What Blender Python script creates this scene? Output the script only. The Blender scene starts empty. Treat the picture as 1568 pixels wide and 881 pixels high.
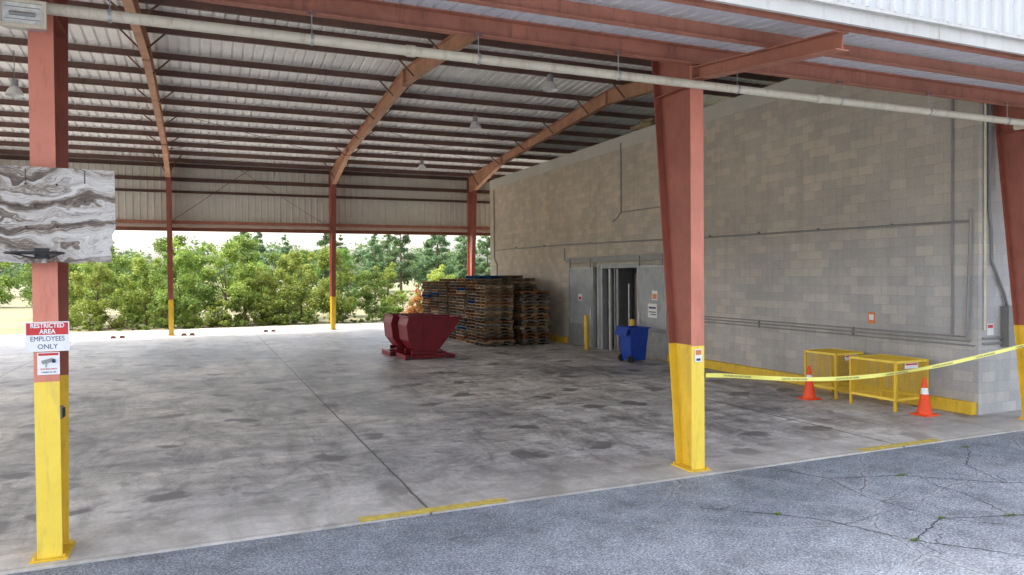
import bpy, math, random
import numpy as np
from mathutils import Vector, Matrix
random.seed(7); rng=np.random.default_rng(7)
scene=bpy.context.scene
COL=bpy.context.collection

# ------------------------------------------------------------------ materials
def newmat(name):
    m=bpy.data.materials.new(name); m.use_nodes=True
    nt=m.node_tree; b=nt.nodes['Principled BSDF']
    return m,nt,b
def N(nt,t,**k):
    n=nt.nodes.new(t)
    for a,v in k.items(): setattr(n,a,v)
    return n
def L(nt,a,b): nt.links.new(a,b)
def noise(nt,vec,scale,detail=5,rough=.6,dist=0):
    n=N(nt,'ShaderNodeTexNoise'); n.inputs['Scale'].default_value=scale
    n.inputs['Detail'].default_value=detail; n.inputs['Roughness'].default_value=rough
    n.inputs['Distortion'].default_value=dist
    if vec is not None: L(nt,vec,n.inputs['Vector'])
    return n.outputs['Fac']
def ramp(nt,fac,stops,interp='LINEAR'):
    r=N(nt,'ShaderNodeValToRGB'); cr=r.color_ramp; cr.interpolation=interp
    while len(cr.elements)<len(stops): cr.elements.new(.5)
    for e,(p,c) in zip(cr.elements,stops):
        e.position=p
        if not isinstance(c,(tuple,list)): c=(c,c,c)
        e.color=(c[0],c[1],c[2],1)
    L(nt,fac,r.inputs['Fac']); return r.outputs['Color']
def mix(nt,fac,a,b,mode='MIX'):
    m=N(nt,'ShaderNodeMix',data_type='RGBA',blend_type=mode)
    for s,v in ((0,fac),(6,a),(7,b)):
        if isinstance(v,(int,float)) : m.inputs[s].default_value=v if s==0 else (v,v,v,1)
        elif isinstance(v,(tuple,list)): m.inputs[s].default_value=(v[0],v[1],v[2],1)
        else: L(nt,v,m.inputs[s])
    return m.outputs[2]
def math_(nt,op,a,b=None,clamp=False):
    m=N(nt,'ShaderNodeMath',operation=op,use_clamp=clamp)
    for i,v in enumerate((a,b)):
        if v is None: continue
        if isinstance(v,(int,float)): m.inputs[i].default_value=v
        else: L(nt,v,m.inputs[i])
    return m.outputs[0]
def geo(nt): return N(nt,'ShaderNodeNewGeometry').outputs['Position']
def mapping(nt,vec,scale=(1,1,1),rot=(0,0,0),loc=(0,0,0)):
    m=N(nt,'ShaderNodeMapping'); m.inputs['Scale'].default_value=scale; m.inputs['Rotation'].default_value=rot; m.inputs['Location'].default_value=loc
    L(nt,vec,m.inputs['Vector']); return m.outputs[0]
def bump(nt,b,h,dist=.01,strength=.5):
    n=N(nt,'ShaderNodeBump'); n.inputs['Distance'].default_value=dist; n.inputs['Strength'].default_value=strength
    L(nt,h,n.inputs['Height']); L(nt,n.outputs[0],b.inputs['Normal'])

def painted(name,col,rough=.5,var=.25,scale=3,dirt=(.08,.06,.05),dirtamt=.35,metal=0.0,spec=.5,dirtlo=.52):
    m,nt,b=newmat(name); v=geo(nt)
    n1=noise(nt,v,scale,6,.65); n2=noise(nt,mapping(nt,v,(6,6,1)),2.2,6,.7)
    c=mix(nt,ramp(nt,n1,[(.3,0),(.7,1)]),tuple(x*(1-var) for x in col),tuple(min(1,x*(1+var*.6)) for x in col))
    c=mix(nt,math_(nt,'MULTIPLY',ramp(nt,n2,[(dirtlo,0),(.75,1)]),dirtamt),c,dirt)
    L(nt,c,b.inputs['Base Color'])
    b.inputs['Roughness'].default_value=rough; b.inputs['Metallic'].default_value=metal
    b.inputs['Specular IOR Level'].default_value=spec
    bump(nt,b,n1,.004,.3)
    return m
M={}
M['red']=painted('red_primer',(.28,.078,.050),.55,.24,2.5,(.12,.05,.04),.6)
M['redout']=painted('sky_lit_red_primer',(.60,.21,.14),.6,.16,2.0,(.34,.11,.07),.6)  # paler copy of red_primer with the outer flanges' skylight painted into its colour
M['redbeam']=painted('red_beam_paint',(.38,.145,.09),.55,.28,2,(.12,.05,.035),.7)
M['rafter']=painted('rafter_primer',(.48,.25,.155),.6,.28,2,(.20,.10,.06),.7)
M['purlin']=painted('purlin_primer',(.17,.092,.072),.65,.3,1,(.06,.035,.035),.5)
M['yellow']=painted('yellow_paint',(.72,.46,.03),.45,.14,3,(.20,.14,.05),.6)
M['yellowout']=painted('yellow_paint_outer',(.86,.62,.07),.45,.08,3,(.42,.30,.10),.6)  # paler yellow copy: outer flanges' skylight put into the colour; cage rails share it
M['yellowfloor']=painted('yellow_floor_paint',(.66,.49,.07),.7,.3,8,(.28,.25,.19),1.0,dirtlo=.45)
M['white']=painted('white_sheet_metal',(.52,.53,.53),.5,.06,1,(.40,.39,.36),.5)
M['trim']=painted('white_trim',(.47,.455,.43),.5,.08,1.5,(.32,.27,.21),.7)
M['pipe']=painted('cream_pipe',(.60,.55,.43),.45,.14,2,(.3,.2,.12),.7)
M['galv']=painted('galvanised_metal',(.42,.43,.44),.38,.25,5,(.2,.2,.2),.4,.6)
M['greymetal']=painted('grey_door_metal',(.33,.345,.36),.5,.2,2,(.16,.15,.14),.6,.15)
M['conduit']=painted('conduit',(.25,.245,.24),.5,.15,3,(.15,.14,.13),.4,.1)
M['deck']=painted('roof_deck',(.84,.84,.83),.5,.12,.8,(.46,.44,.40),.6,.0)
M['canopydeck']=painted('canopy_deck',(.68,.69,.72),.45,.14,.8,(.40,.38,.35),.6,.0)
M['panel']=painted('wall_panel',(.66,.635,.56),.5,.09,1,(.40,.37,.31),.45)
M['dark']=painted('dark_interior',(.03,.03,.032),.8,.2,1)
M['black']=painted('black_rubber',(.02,.02,.02),.6,.2,3)
M['hopper']=painted('maroon_paint',(.185,.008,.016),.45,.3,2,(.07,.016,.014),.8,0,.25)
M['blue']=painted('blue_plastic',(.006,.045,.31),.4,.12,3,(.03,.06,.2),.4,0,.35)
M['orange']=painted('orange_plastic',(.80,.07,.012),.45,.08,3,(.4,.06,.03),.5,0,.3)
M['conewhite']=painted('cone_collar',(.75,.75,.74),.35,.05,3,(.4,.4,.4),.3)
M['signwhite']=painted('sign_white',(.74,.74,.74),.4,.04,4,(.55,.52,.5),.35)
M['signred']=painted('sign_red',(.52,.02,.025),.4,.08,4,(.4,.1,.1),.3)
M['signink']=painted('sign_ink',(.02,.03,.10),.5,.1,4)
M['signorange']=painted('sign_orange',(.70,.20,.04),.45,.1,4)
M['tape']=painted('caution_tape',(.80,.74,.16),.4,.06,3,(.6,.55,.1),.2)
M['strip']=painted('strip_curtain',(.52,.54,.52),.35,.15,3,(.3,.3,.3),.4)
M['bark']=painted('bark',(.10,.075,.05),.9,.4,6)
M['stop']=painted('brick_block',(.20,.085,.06),.8,.3,6)
M['crack']=painted('asphalt_crack',(.045,.046,.05),.95,.3,9)

def attr_wood():
    m,nt,b=newmat('pallet_wood'); v=geo(nt)
    a=N(nt,'ShaderNodeAttribute',attribute_name='tint'); 
    n=noise(nt,mapping(nt,v,(3,3,14)),3,6,.7)
    c=mix(nt,ramp(nt,n,[(.3,0.3),(.7,1)]),(.0,.0,.0),a.outputs['Color'])
    L(nt,c,b.inputs['Base Color']); b.inputs['Roughness'].default_value=.9; b.inputs['Specular IOR Level'].default_value=.2
    return m
M['wood']=attr_wood()

def concrete():
    m,nt,b=newmat('stained_concrete'); v=geo(nt)
    big=noise(nt,v,.20,9,.70,.7); mid=noise(nt,v,1.0,10,.80,.6); fine=noise(nt,v,16,6,.75)
    stre=noise(nt,mapping(nt,v,(.6,.16,1),(0,0,.25)),2.2,9,.76,.6)
    stre2=noise(nt,mapping(nt,v,(.14,.7,1),(0,0,-.15)),2.6,8,.74,.5)
    c=ramp(nt,big,[(.34,(.30,.285,.295)),(.45,(.47,.45,.45)),(.55,(.64,.605,.58)),(.68,(.74,.695,.645))])
    c=mix(nt,.85,c,ramp(nt,mid,[(.36,.30),(.46,.66),(.53,.94),(.64,1.2)]),'MULTIPLY')
    c=mix(nt,.6,c,ramp(nt,stre,[(.37,.32),(.49,.95),(.66,1.2)]),'MULTIPLY')
    c=mix(nt,.4,c,ramp(nt,stre2,[(.37,.42),(.49,1.0),(.64,1.2)]),'MULTIPLY')
    c=mix(nt,.45,c,ramp(nt,fine,[(.3,.55),(.65,1.18)]),'MULTIPLY')
    sc=ramp(nt,noise(nt,mapping(nt,v,(.35,1.0,1),(0,0,.5)),2.3,10,.82,.4),[(.585,0),(.63,1)])
    c=mix(nt,math_(nt,'MULTIPLY',sc,.45),c,(.72,.69,.65))
    dv=N(nt,'ShaderNodeVectorMath',operation='ADD'); L(nt,v,dv.inputs[0])
    nn=N(nt,'ShaderNodeTexNoise'); nn.inputs['Scale'].default_value=1.7; nn.inputs['Detail'].default_value=6; L(nt,v,nn.inputs['Vector'])
    L(nt,nn.outputs['Color'],dv.inputs[1])
    for s_,am,lo_ in ((.5,.8,.08),(1.3,.4,.10)):
        vo=N(nt,'ShaderNodeTexVoronoi'); vo.inputs['Scale'].default_value=s_; vo.inputs['Randomness'].default_value=1
        vo.voronoi_dimensions='2D'
        L(nt,dv.outputs[0],vo.inputs['Vector'])
        sp=ramp(nt,vo.outputs['Distance'],[(lo_,1),(lo_+.06,0)])
        c=mix(nt,math_(nt,'MULTIPLY',sp,am),c,(.12,.115,.12))
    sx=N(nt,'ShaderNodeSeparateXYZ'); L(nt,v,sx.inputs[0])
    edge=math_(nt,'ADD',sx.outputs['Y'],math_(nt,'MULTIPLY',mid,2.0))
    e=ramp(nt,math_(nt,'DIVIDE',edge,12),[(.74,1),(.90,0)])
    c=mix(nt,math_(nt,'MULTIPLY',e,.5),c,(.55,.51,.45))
    bk=ramp(nt,math_(nt,'DIVIDE',math_(nt,'SUBTRACT',sx.outputs['Y'],28),10),[(.3,0),(.9,1)])
    c=mix(nt,math_(nt,'MULTIPLY',bk,.45),c,(.46,.44,.40))
    def joint(coord,period,off,w,dist):
        a=math_(nt,'ADD',math_(nt,'SUBTRACT',coord,off),math_(nt,'MULTIPLY',math_(nt,'SUBTRACT',mid,.5),dist))
        mm=math_(nt,'ABSOLUTE',math_(nt,'PINGPONG',a,period/2))
        return ramp(nt,mm,[(w*.5,1),(w*1.3,0)])
    j=joint(sx.outputs['X'],7.648,2.385,.018,.10)
    j2=joint(sx.outputs['Y'],7.6,8.05,.010,.03)
    c=mix(nt,math_(nt,'MULTIPLY',j,.9),c,(.05,.046,.042))
    c=mix(nt,math_(nt,'MULTIPLY',j2,.45),c,(.09,.085,.08))
    L(nt,c,b.inputs['Base Color'])
    L(nt,ramp(nt,mid,[(.3,.34),(.7,.62)]),b.inputs['Roughness'])
    b.inputs['Specular IOR Level'].default_value=.4
    bump(nt,b,fine,.004,.35)
    return m
M['concrete']=concrete()
def concrete_plain(name,c0,c1):
    m,nt,b=newmat(name); v=geo(nt)
    n=noise(nt,v,.8,8,.7)
    L(nt,ramp(nt,n,[(.3,c0),(.7,c1)]),b.inputs['Base Color']); b.inputs['Roughness'].default_value=.85
    bump(nt,b,noise(nt,v,20,5),.004,.4)
    return m
M['apron']=concrete_plain('apron_concrete',(.24,.225,.195),(.36,.34,.30))
M['cap']=concrete_plain('plain_cap_course',(.41,.395,.355),(.51,.485,.435))
def asphalt():
    m,nt,b=newmat('weathered_asphalt'); v=geo(nt)
    big=noise(nt,v,.35,6,.6,.4); agg=noise(nt,v,42,3,.8); agg2=noise(nt,v,120,2,.8); mid=noise(nt,v,1.6,9,.75)
    c=ramp(nt,big,[(.3,(.21,.233,.272)),(.7,(.335,.36,.40))])
    c=mix(nt,.85,c,ramp(nt,mid,[(.36,.55),(.5,.9),(.64,1.15)]),'MULTIPLY')
    c=mix(nt,.9,c,ramp(nt,agg,[(.33,.25),(.5,.85),(.68,1.9)]),'MULTIPLY')
    c=mix(nt,.5,c,ramp(nt,agg2,[(.35,.4),(.65,1.3)]),'MULTIPLY')
    def cracks(scale,dist):
        dv=N(nt,'ShaderNodeVectorMath',operation='MULTIPLY_ADD'); 
        nn=N(nt,'ShaderNodeTexNoise'); nn.inputs['Scale'].default_value=1.6; nn.inputs['Detail'].default_value=9; nn.inputs['Roughness'].default_value=.6; L(nt,v,nn.inputs['Vector'])
        L(nt,nn.outputs['Color'],dv.inputs[0]); dv.inputs[1].default_value=(dist,dist,0); L(nt,v,dv.inputs[2])
        vo=N(nt,'ShaderNodeTexVoronoi',feature='DISTANCE_TO_EDGE'); vo.inputs['Scale'].default_value=scale; vo.voronoi_dimensions='2D'
        L(nt,dv.outputs[0],vo.inputs['Vector'])
        return vo.outputs['Distance']
    sx=N(nt,'ShaderNodeSeparateXYZ'); L(nt,v,sx.inputs[0])
    mask=ramp(nt,math_(nt,'DIVIDE',math_(nt,'ADD',sx.outputs['X'],math_(nt,'MULTIPLY',big,3)),12),[(.46,0),(.56,1)])
    d=cracks(.62,.45)
    brk=ramp(nt,noise(nt,v,1.2,3),[(.35,.4),(.5,1)])
    c=mix(nt,math_(nt,'MULTIPLY',math_(nt,'MULTIPLY',ramp(nt,d,[(.0,1),(.045,0)]),mask),.35),c,(.46,.47,.48))
    c=mix(nt,math_(nt,'MULTIPLY',math_(nt,'MULTIPLY',ramp(nt,d,[(.002,1),(.0065,0)]),math_(nt,'MULTIPLY',mask,brk)),.85),c,(.045,.046,.05))
    d2=cracks(1.7,.35)
    m2=math_(nt,'MULTIPLY',mask,ramp(nt,noise(nt,v,.5,2),[(.48,0),(.56,1)]))
    c=mix(nt,math_(nt,'MULTIPLY',math_(nt,'MULTIPLY',ramp(nt,d2,[(.002,1),(.009,0)]),m2),.6),c,(.07,.07,.07))
    L(nt,c,b.inputs['Base Color']); b.inputs['Roughness'].default_value=.8
    bump(nt,b,agg,.01,.6)
    return m
M['asphalt']=asphalt()
def block(name='concrete_block',gain=1.0):
    m,nt,b=newmat(name); v=geo(nt)
    sx=N(nt,'ShaderNodeSeparateXYZ'); L(nt,v,sx.inputs[0])
    cb=N(nt,'ShaderNodeCombineXYZ'); L(nt,math_(nt,'ADD',sx.outputs['X'],sx.outputs['Y']),cb.inputs[0]); L(nt,sx.outputs['Z'],cb.inputs[1])
    br=N(nt,'ShaderNodeTexBrick'); L(nt,cb.outputs[0],br.inputs['Vector'])
    br.inputs['Scale'].default_value=1; br.inputs['Brick Width'].default_value=.406; br.inputs['Row Height'].default_value=.203
    br.inputs['Mortar Size'].default_value=.005; br.inputs['Mortar Smooth'].default_value=.3; br.inputs['Bias'].default_value=-.35
    br.inputs['Color1'].default_value=(.86,.86,.87,1); br.inputs['Color2'].default_value=(1.16,1.11,1.03,1); br.inputs['Mortar'].default_value=(.80,.79,.78,1)
    n=noise(nt,v,.5,7,.65); f=noise(nt,v,30,5,.8)
    hz=math_(nt,'ADD',math_(nt,'DIVIDE',sx.outputs['Z'],8),math_(nt,'MULTIPLY',math_(nt,'SUBTRACT',n,.5),.25))
    g_=gain*1.08
    base=ramp(nt,hz,[(p,tuple(q*g_ for q in cc)) for p,cc in [(.05,(.45,.445,.44)),(.30,(.49,.485,.48)),(.48,(.47,.44,.395)),(.7,(.495,.45,.385)),(.93,(.51,.47,.41))]])
    far=ramp(nt,math_(nt,'DIVIDE',sx.outputs['Y'],36),[(.3,0),(.75,1)])
    base=mix(nt,math_(nt,'MULTIPLY',far,.7),base,(.56,.465,.355))
    c=mix(nt,1.0,base,br.outputs['Color'],'MULTIPLY')
    c=mix(nt,.6,c,ramp(nt,n,[(.3,.7),(.65,1.05)]),'MULTIPLY')
    drip=noise(nt,mapping(nt,v,(3,3,.25)),1.2,6,.7)
    c=mix(nt,.25,c,ramp(nt,drip,[(.35,.6),(.55,1.0)]),'MULTIPLY')
    c=mix(nt,.5,c,ramp(nt,f,[(.3,.7),(.7,1.15)]),'MULTIPLY')
    L(nt,c,b.inputs['Base Color']); b.inputs['Roughness'].default_value=.85
    h=mix(nt,.8,f,br.outputs['Fac'],'SUBTRACT'); bump(nt,b,h,.012,.5)
    return m
M['block']=block(); M['blockfront']=block('sky_lit_concrete_block',1.15)  # front wall gets a lighter block copy, its sky-facing brightness painted in
def grassmat():
    m,nt,b=newmat('grass_ground'); v=geo(nt)
    n=noise(nt,v,.15,8,.7); f=noise(nt,v,6,4,.8)
    c=ramp(nt,n,[(.3,(.085,.10,.03)),(.5,(.15,.135,.06)),(.7,(.19,.155,.085))])
    c=mix(nt,.5,c,ramp(nt,f,[(.3,.5),(.7,1.2)]),'MULTIPLY')
    L(nt,c,b.inputs['Base Color']); b.inputs['Roughness'].default_value=.9
    return m
M['grass']=grassmat()
def leafmat(name,dk,lt,vary=True):
    m,nt,b=newmat(name)
    ri=N(nt,'ShaderNodeNewGeometry'); oi=N(nt,'ShaderNodeObjectInfo')
    n=noise(nt,ri.outputs['Position'],.9,3,.6)
    f=math_(nt,'ADD',math_(nt,'MULTIPLY',ri.outputs['Random Per Island'],.5),math_(nt,'MULTIPLY',ramp(nt,n,[(.35,0),(.65,1)]),.5))
    c=mix(nt,f,dk,lt); trc=mix(nt,.25,c,(.28,.36,.04)) if vary else c
    if vary:
        hs=N(nt,'ShaderNodeHueSaturation'); L(nt,c,hs.inputs['Color'])
        L(nt,math_(nt,'ADD',math_(nt,'MULTIPLY',oi.outputs['Random'],.045),.485),hs.inputs['Hue'])
        L(nt,math_(nt,'ADD',math_(nt,'MULTIPLY',math_(nt,'FRACT',math_(nt,'MULTIPLY',oi.outputs['Random'],7.3)),.55),.85),hs.inputs['Value'])
        hs.inputs['Saturation'].default_value=.95
        c=hs.outputs[0]; trc=mix(nt,.25,c,(.28,.36,.04))
    L(nt,c,b.inputs['Base Color']); b.inputs['Roughness'].default_value=.6
    b.inputs['Specular IOR Level'].default_value=.15
    tr=N(nt,'ShaderNodeBsdfTranslucent'); L(nt,trc,tr.inputs['Color'])
    ms=N(nt,'ShaderNodeMixShader'); ms.inputs[0].default_value=.35
    L(nt,b.outputs[0],ms.inputs[1]); L(nt,tr.outputs[0],ms.inputs[2])
    L(nt,ms.outputs[0],nt.nodes['Material Output'].inputs['Surface'])
    return m
M['leaf']=leafmat('foliage',(.045,.09,.016),(.16,.23,.04))
M['leaf2']=leafmat('foliage_bright',(.09,.15,.022),(.27,.33,.055))
M['pine']=leafmat('pine_foliage',(.05,.095,.045),(.13,.20,.09))
M['dead']=leafmat('dead_foliage',(.22,.075,.02),(.45,.20,.06),False)
def weathered_board():
    m,nt,b=newmat('peeling_board'); v=geo(nt)
    warp=noise(nt,mapping(nt,v,(1.3,1,2.2)),1.6,3,.5,.3)
    sx=N(nt,'ShaderNodeSeparateXYZ'); L(nt,v,sx.inputs[0])
    field=math_(nt,'ADD',sx.outputs['Z'],math_(nt,'MULTIPLY',warp,.62))
    cb=N(nt,'ShaderNodeCombineXYZ'); L(nt,math_(nt,'MULTIPLY',sx.outputs['X'],.55),cb.inputs[0]); L(nt,field,cb.inputs[2])
    band=noise(nt,mapping(nt,cb.outputs[0],(1,1,9)),1.2,3,.55)
    grain=noise(nt,mapping(nt,cb.outputs[0],(2.5,1,60)),1.6,6,.7)
    chip=noise(nt,mapping(nt,v,(6,1,14)),2.6,7,.8)
    f=math_(nt,'ADD',math_(nt,'MULTIPLY',band,.60),math_(nt,'ADD',math_(nt,'MULTIPLY',grain,.20),math_(nt,'MULTIPLY',chip,.20)))
    c=ramp(nt,f,[(.38,(.065,.048,.040)),(.455,(.15,.115,.095)),(.495,(.25,.205,.17)),(.52,(.43,.39,.355)),(.62,(.59,.56,.53))])
    c=mix(nt,.7,c,ramp(nt,grain,[(.36,.42),(.5,.9),(.65,1.1)]),'MULTIPLY')
    L(nt,c,b.inputs['Base Color']); b.inputs['Roughness'].default_value=.88
    bump(nt,b,f,.01,.6)
    return m
M['board']=weathered_board()
def glass():
    m,nt,b=newmat('lamp_glass'); b.inputs['Roughness'].default_value=.12
    n=noise(nt,geo(nt),14,3); L(nt,ramp(nt,n,[(.3,(.5,.52,.48)),(.7,(.75,.76,.74))]),b.inputs['Base Color'])
    return m
M['glass']=glass()

# ------------------------------------------------------------------ mesh builder
class MB:
    def __init__(s): s.v=[];s.f=[];s.m=[];s.mats=[];s.tint=[]
    def mi(s,k):
        if k not in s.mats: s.mats.append(k)
        return s.mats.index(k)
    def prism(s,A,B,k,tint=None,caps=True):
        o=len(s.v); n=len(A); s.v+= [tuple(p) for p in A]+[tuple(p) for p in B]; mi=s.mi(k)
        fs=[(o+i,o+(i+1)%n,o+n+(i+1)%n,o+n+i) for i in range(n)]
        if caps: fs+= [tuple(o+i for i in reversed(range(n))),tuple(o+n+i for i in range(n))]
        s.f+=fs; s.m+=[mi]*len(fs); s.tint+=[tint]*len(fs)
    def box(s,x0,x1,y0,y1,z0,z1,k,tint=None):
        s.prism([(x0,y0,z0),(x1,y0,z0),(x1,y1,z0),(x0,y1,z0)],[(x0,y0,z1),(x1,y0,z1),(x1,y1,z1),(x0,y1,z1)],k,tint)
    def tube(s,p,q,r,k,n=10,r2=None):
        p=Vector(p);q=Vector(q);d=(q-p).normalized()
        a=d.orthogonal().normalized();b=d.cross(a); r2=r if r2 is None else r2
        A=[p+(a*math.cos(t)+b*math.sin(t))*r for t in [2*math.pi*i/n for i in range(n)]]
        B=[q+(a*math.cos(t)+b*math.sin(t))*r2 for t in [2*math.pi*i/n for i in range(n)]]
        s.prism(A,B,k)
    def path(s,pts,r,k,n=8):
        for a,b in zip(pts,pts[1:]): s.tube(a,b,r,k,n)
    def bar(s,p,q,w,h,k,tint=None):
        p=Vector(p);q=Vector(q);d=(q-p).normalized()
        up=Vector((0,0,1)) if abs(d.z)<.95 else Vector((0,1,0))
        a=d.cross(up).normalized()*w/2; b=a.cross(d).normalized()*h/2
        s.prism([p-a-b,p+a-b,p+a+b,p-a+b],[q-a-b,q+a-b,q+a+b,q-a+b],k,tint)
    def quad(s,pts,k):
        o=len(s.v); s.v+=[tuple(p) for p in pts]; s.f.append(tuple(range(o,o+len(pts)))); s.m.append(s.mi(k)); s.tint.append(None)
    def build(s,name,parent=None,smooth=False,bevel=0,xf=None,fixn=True):
        me=bpy.data.meshes.new(name); me.from_pydata(s.v,[],s.f)
        for k in s.mats: me.materials.append(M[k])
        me.polygons.foreach_set('material_index',s.m)
        if any(t is not None for t in s.tint):
            ca=me.color_attributes.new('tint','FLOAT_COLOR','CORNER')
            arr=[]
            for p,t in zip(me.polygons,s.tint):
                t=t or (.4,.3,.2)
                arr+= [t[0],t[1],t[2],1]*p.loop_total
            ca.data.foreach_set('color',arr)
        if fixn:
            import bmesh
            bm=bmesh.new(); bm.from_mesh(me); bmesh.ops.recalc_face_normals(bm,faces=bm.faces); bm.to_mesh(me); bm.free()
        if smooth:
            me.polygons.foreach_set('use_smooth',[True]*len(me.polygons))
        me.update()
        ob=bpy.data.objects.new(name,me); COL.objects.link(ob)
        if parent: ob.parent=parent
        if bevel:
            bv=ob.modifiers.new('bevel','BEVEL'); bv.width=bevel; bv.segments=2; bv.limit_method='ANGLE'
        return ob
def empty(name):
    e=bpy.data.objects.new(name,None); COL.objects.link(e); return e

# ------------------------------------------------------------------ key dimensions
X1=-1.387; BAY=7.648; YF=8.177; YB=38.72; YM=(YF+YB)/2
FX=[X1-2*BAY,X1-BAY,X1,X1+BAY,X1+2*BAY,X1+3*BAY]
WX=13.477; WZ=7.52; WY0=9.162; WY1=34.36
XL=FX[0]-.3; XR=FX[-1]+.3
def ztop(y): return 8.27+.0833*((y-YF) if y<YM else (YB-y))
bld=empty('open_sided_warehouse')

g=MB(); g.box(-900,900,-500,1300,-.6,-.035,'grass'); g.build('grass_ground')
g=MB(); g.box(-70,70,-40,7.985,-.3,-.02,'asphalt'); g.build('asphalt_yard')
g=MB(); g.box(XL-.2,XR+.2,8.02,41.0,-.3,0,'concrete')
xs_=np.arange(XL-.2,XR+.2,.12); er=random.Random(5); ye=[7.992+abs(er.gauss(0,.006)) for _ in xs_]
for i in range(len(xs_)-1):
    a,b_=float(xs_[i]),float(xs_[i+1])
    g.quad([(a,ye[i],-.003),(b_,ye[i+1],-.003),(b_,8.02,0),(a,8.02,0)],'concrete'); g.quad([(a,ye[i],-.05),(b_,ye[i+1],-.05),(b_,ye[i+1],-.003),(a,ye[i],-.003)],'concrete')
g.build('concrete_floor')
g=MB(); g.box(-30,XR+8,41.005,43.2,-.3,-.012,'apron'); g.build('concrete_apron')
g=MB(); 
for a,b in ((1.57,3.34),(9.18,10.92)):
    n=24
    top=[];bot=[]
    for i in range(n+1):
        x=a+(b-a)*i/n
        top.append((x,8.165+random.uniform(-.012,.012),.004)); bot.append((x,8.022+random.uniform(0,.008),.004))
    for i in range(n):
        g.quad([bot[i],bot[i+1],top[i+1],top[i]],'yellowfloor')
        g.quad([(bot[i][0],8.0,.001),(bot[i+1][0],8.0,.001),bot[i+1],bot[i]],'yellowfloor')
g.build('painted_floor_marking',fixn=False)
cr=random.Random(21); g=MB()
def crack(pts,w,branch=True):
    P=[]
    for (x0,y0),(x1,y1) in zip(pts,pts[1:]):
        L_=math.hypot(x1-x0,y1-y0); n=max(2,int(L_/.055))
        for i in range(n):
            t=i/n; P.append((x0+(x1-x0)*t+cr.gauss(0,.011),y0+(y1-y0)*t+cr.gauss(0,.011)))
    P.append(pts[-1])
    W=[w*cr.uniform(.35,1.25)*min(1,3*(len(P)-i)/len(P)) for i in range(len(P))]
    for i in range(len(P)-1):
        dx,dy=P[i+1][0]-P[i][0],P[i+1][1]-P[i][1]; l=math.hypot(dx,dy)+1e-6; nx,ny=-dy/l,dx/l
        a,b_=W[i]/2,W[i+1]/2; z=-.0165
        g.quad([(P[i][0]-nx*a,P[i][1]-ny*a,z),(P[i+1][0]-nx*b_,P[i+1][1]-ny*b_,z),(P[i+1][0]+nx*b_,P[i+1][1]+ny*b_,z),(P[i][0]+nx*a,P[i][1]+ny*a,z)],'crack')
        if branch and cr.random()<.05:
            an=math.atan2(dy,dx)+cr.choice((-1,1))*cr.uniform(.7,1.4); le=cr.uniform(.3,1.0)
            crack([P[i],(P[i][0]+le*math.cos(an),P[i][1]+le*math.sin(an))],w*.55,False)
crack([(5.3,6.9),(5.95,6.35),(6.28,6.0),(6.62,5.16),(7.1,4.6),(7.6,3.8)],.018)
crack([(7.3,7.95),(7.6,7.2),(8.6,6.9),(9.5,6.1),(10.6,5.7),(12,5.2)],.018)
crack([(6.62,5.16),(7.5,5.5),(8.3,5.25),(9.3,4.9),(11,4.6)],.017)
crack([(7.6,7.2),(7.4,6.4),(7.5,5.5)],.013)
crack([(9.5,6.1),(9.9,6.9),(10.7,7.4),(11.2,7.95)],.014)
crack([(8.3,5.25),(8.6,6.0),(8.6,6.9)],.012)
g.build('asphalt_cracks',fixn=False)

# ------------------------------------------------------------------ frames
def mir(y): return YF+YB-y
def ysort(a,b): return (a,b) if a<b else (b,a)
def column(mb,x,back):
    fw=.105; my=(mir if back else (lambda y:y))
    def hx(yA0,yA1,zA,yB0,yB1,zB,hw,k):
        mb.prism([(x-hw,my(yA0),zA),(x+hw,my(yA0),zA),(x+hw,my(yA1),zA),(x-hw,my(yA1),zA)],
                 [(x-hw,my(yB0),zB),(x+hw,my(yB0),zB),(x+hw,my(yB1),zB),(x-hw,my(yB1),zB)],k)
    din=lambda z:.36+.50*z/5.3
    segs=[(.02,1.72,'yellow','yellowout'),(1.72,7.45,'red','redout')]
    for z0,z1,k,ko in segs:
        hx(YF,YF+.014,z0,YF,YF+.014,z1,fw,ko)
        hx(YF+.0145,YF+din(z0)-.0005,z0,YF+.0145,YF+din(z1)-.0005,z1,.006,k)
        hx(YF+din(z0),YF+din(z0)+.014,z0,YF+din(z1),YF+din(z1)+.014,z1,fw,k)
    mb.prism([(x-.006,my(YF+.0145),7.452),(x+.006,my(YF+.0145),7.452),(x+.006,my(YF+din(7.45)),7.452),(x-.006,my(YF+din(7.45)),7.452)],
             [(x-.006,my(YF+.0145),ztop(YF)),(x+.006,my(YF+.0145),ztop(YF)),(x+.006,my(YF+din(7.45)),ztop(YF+1)),(x-.006,my(YF+din(7.45)),ztop(YF+1))],'rafter')
    hx(YF,YF+.014,7.452,YF,YF+.014,ztop(YF),fw,'red')
    y0,y1=ysort(my(YF-.06),my(YF+.42))
    mb.box(x-.16,x+.16,y0,y1,.001,.02,'yellow')
    for bx in (-.125,.125):
        for by in (-.03,.39):
            mb.tube((x+bx,my(YF+by),.02),(x+bx,my(YF+by),.05),.014,'yellow',6)
    for z in (5.3,):
        for sgn in (-1,1):
            xa,xb=sorted((x+sgn*.0065,x+sgn*.1)); ya,yb=ysort(my(YF+.016),my(YF+din(z)-.003))
            mb.box(xa,xb,ya,yb,z-.006,z+.006,'red')
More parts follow.
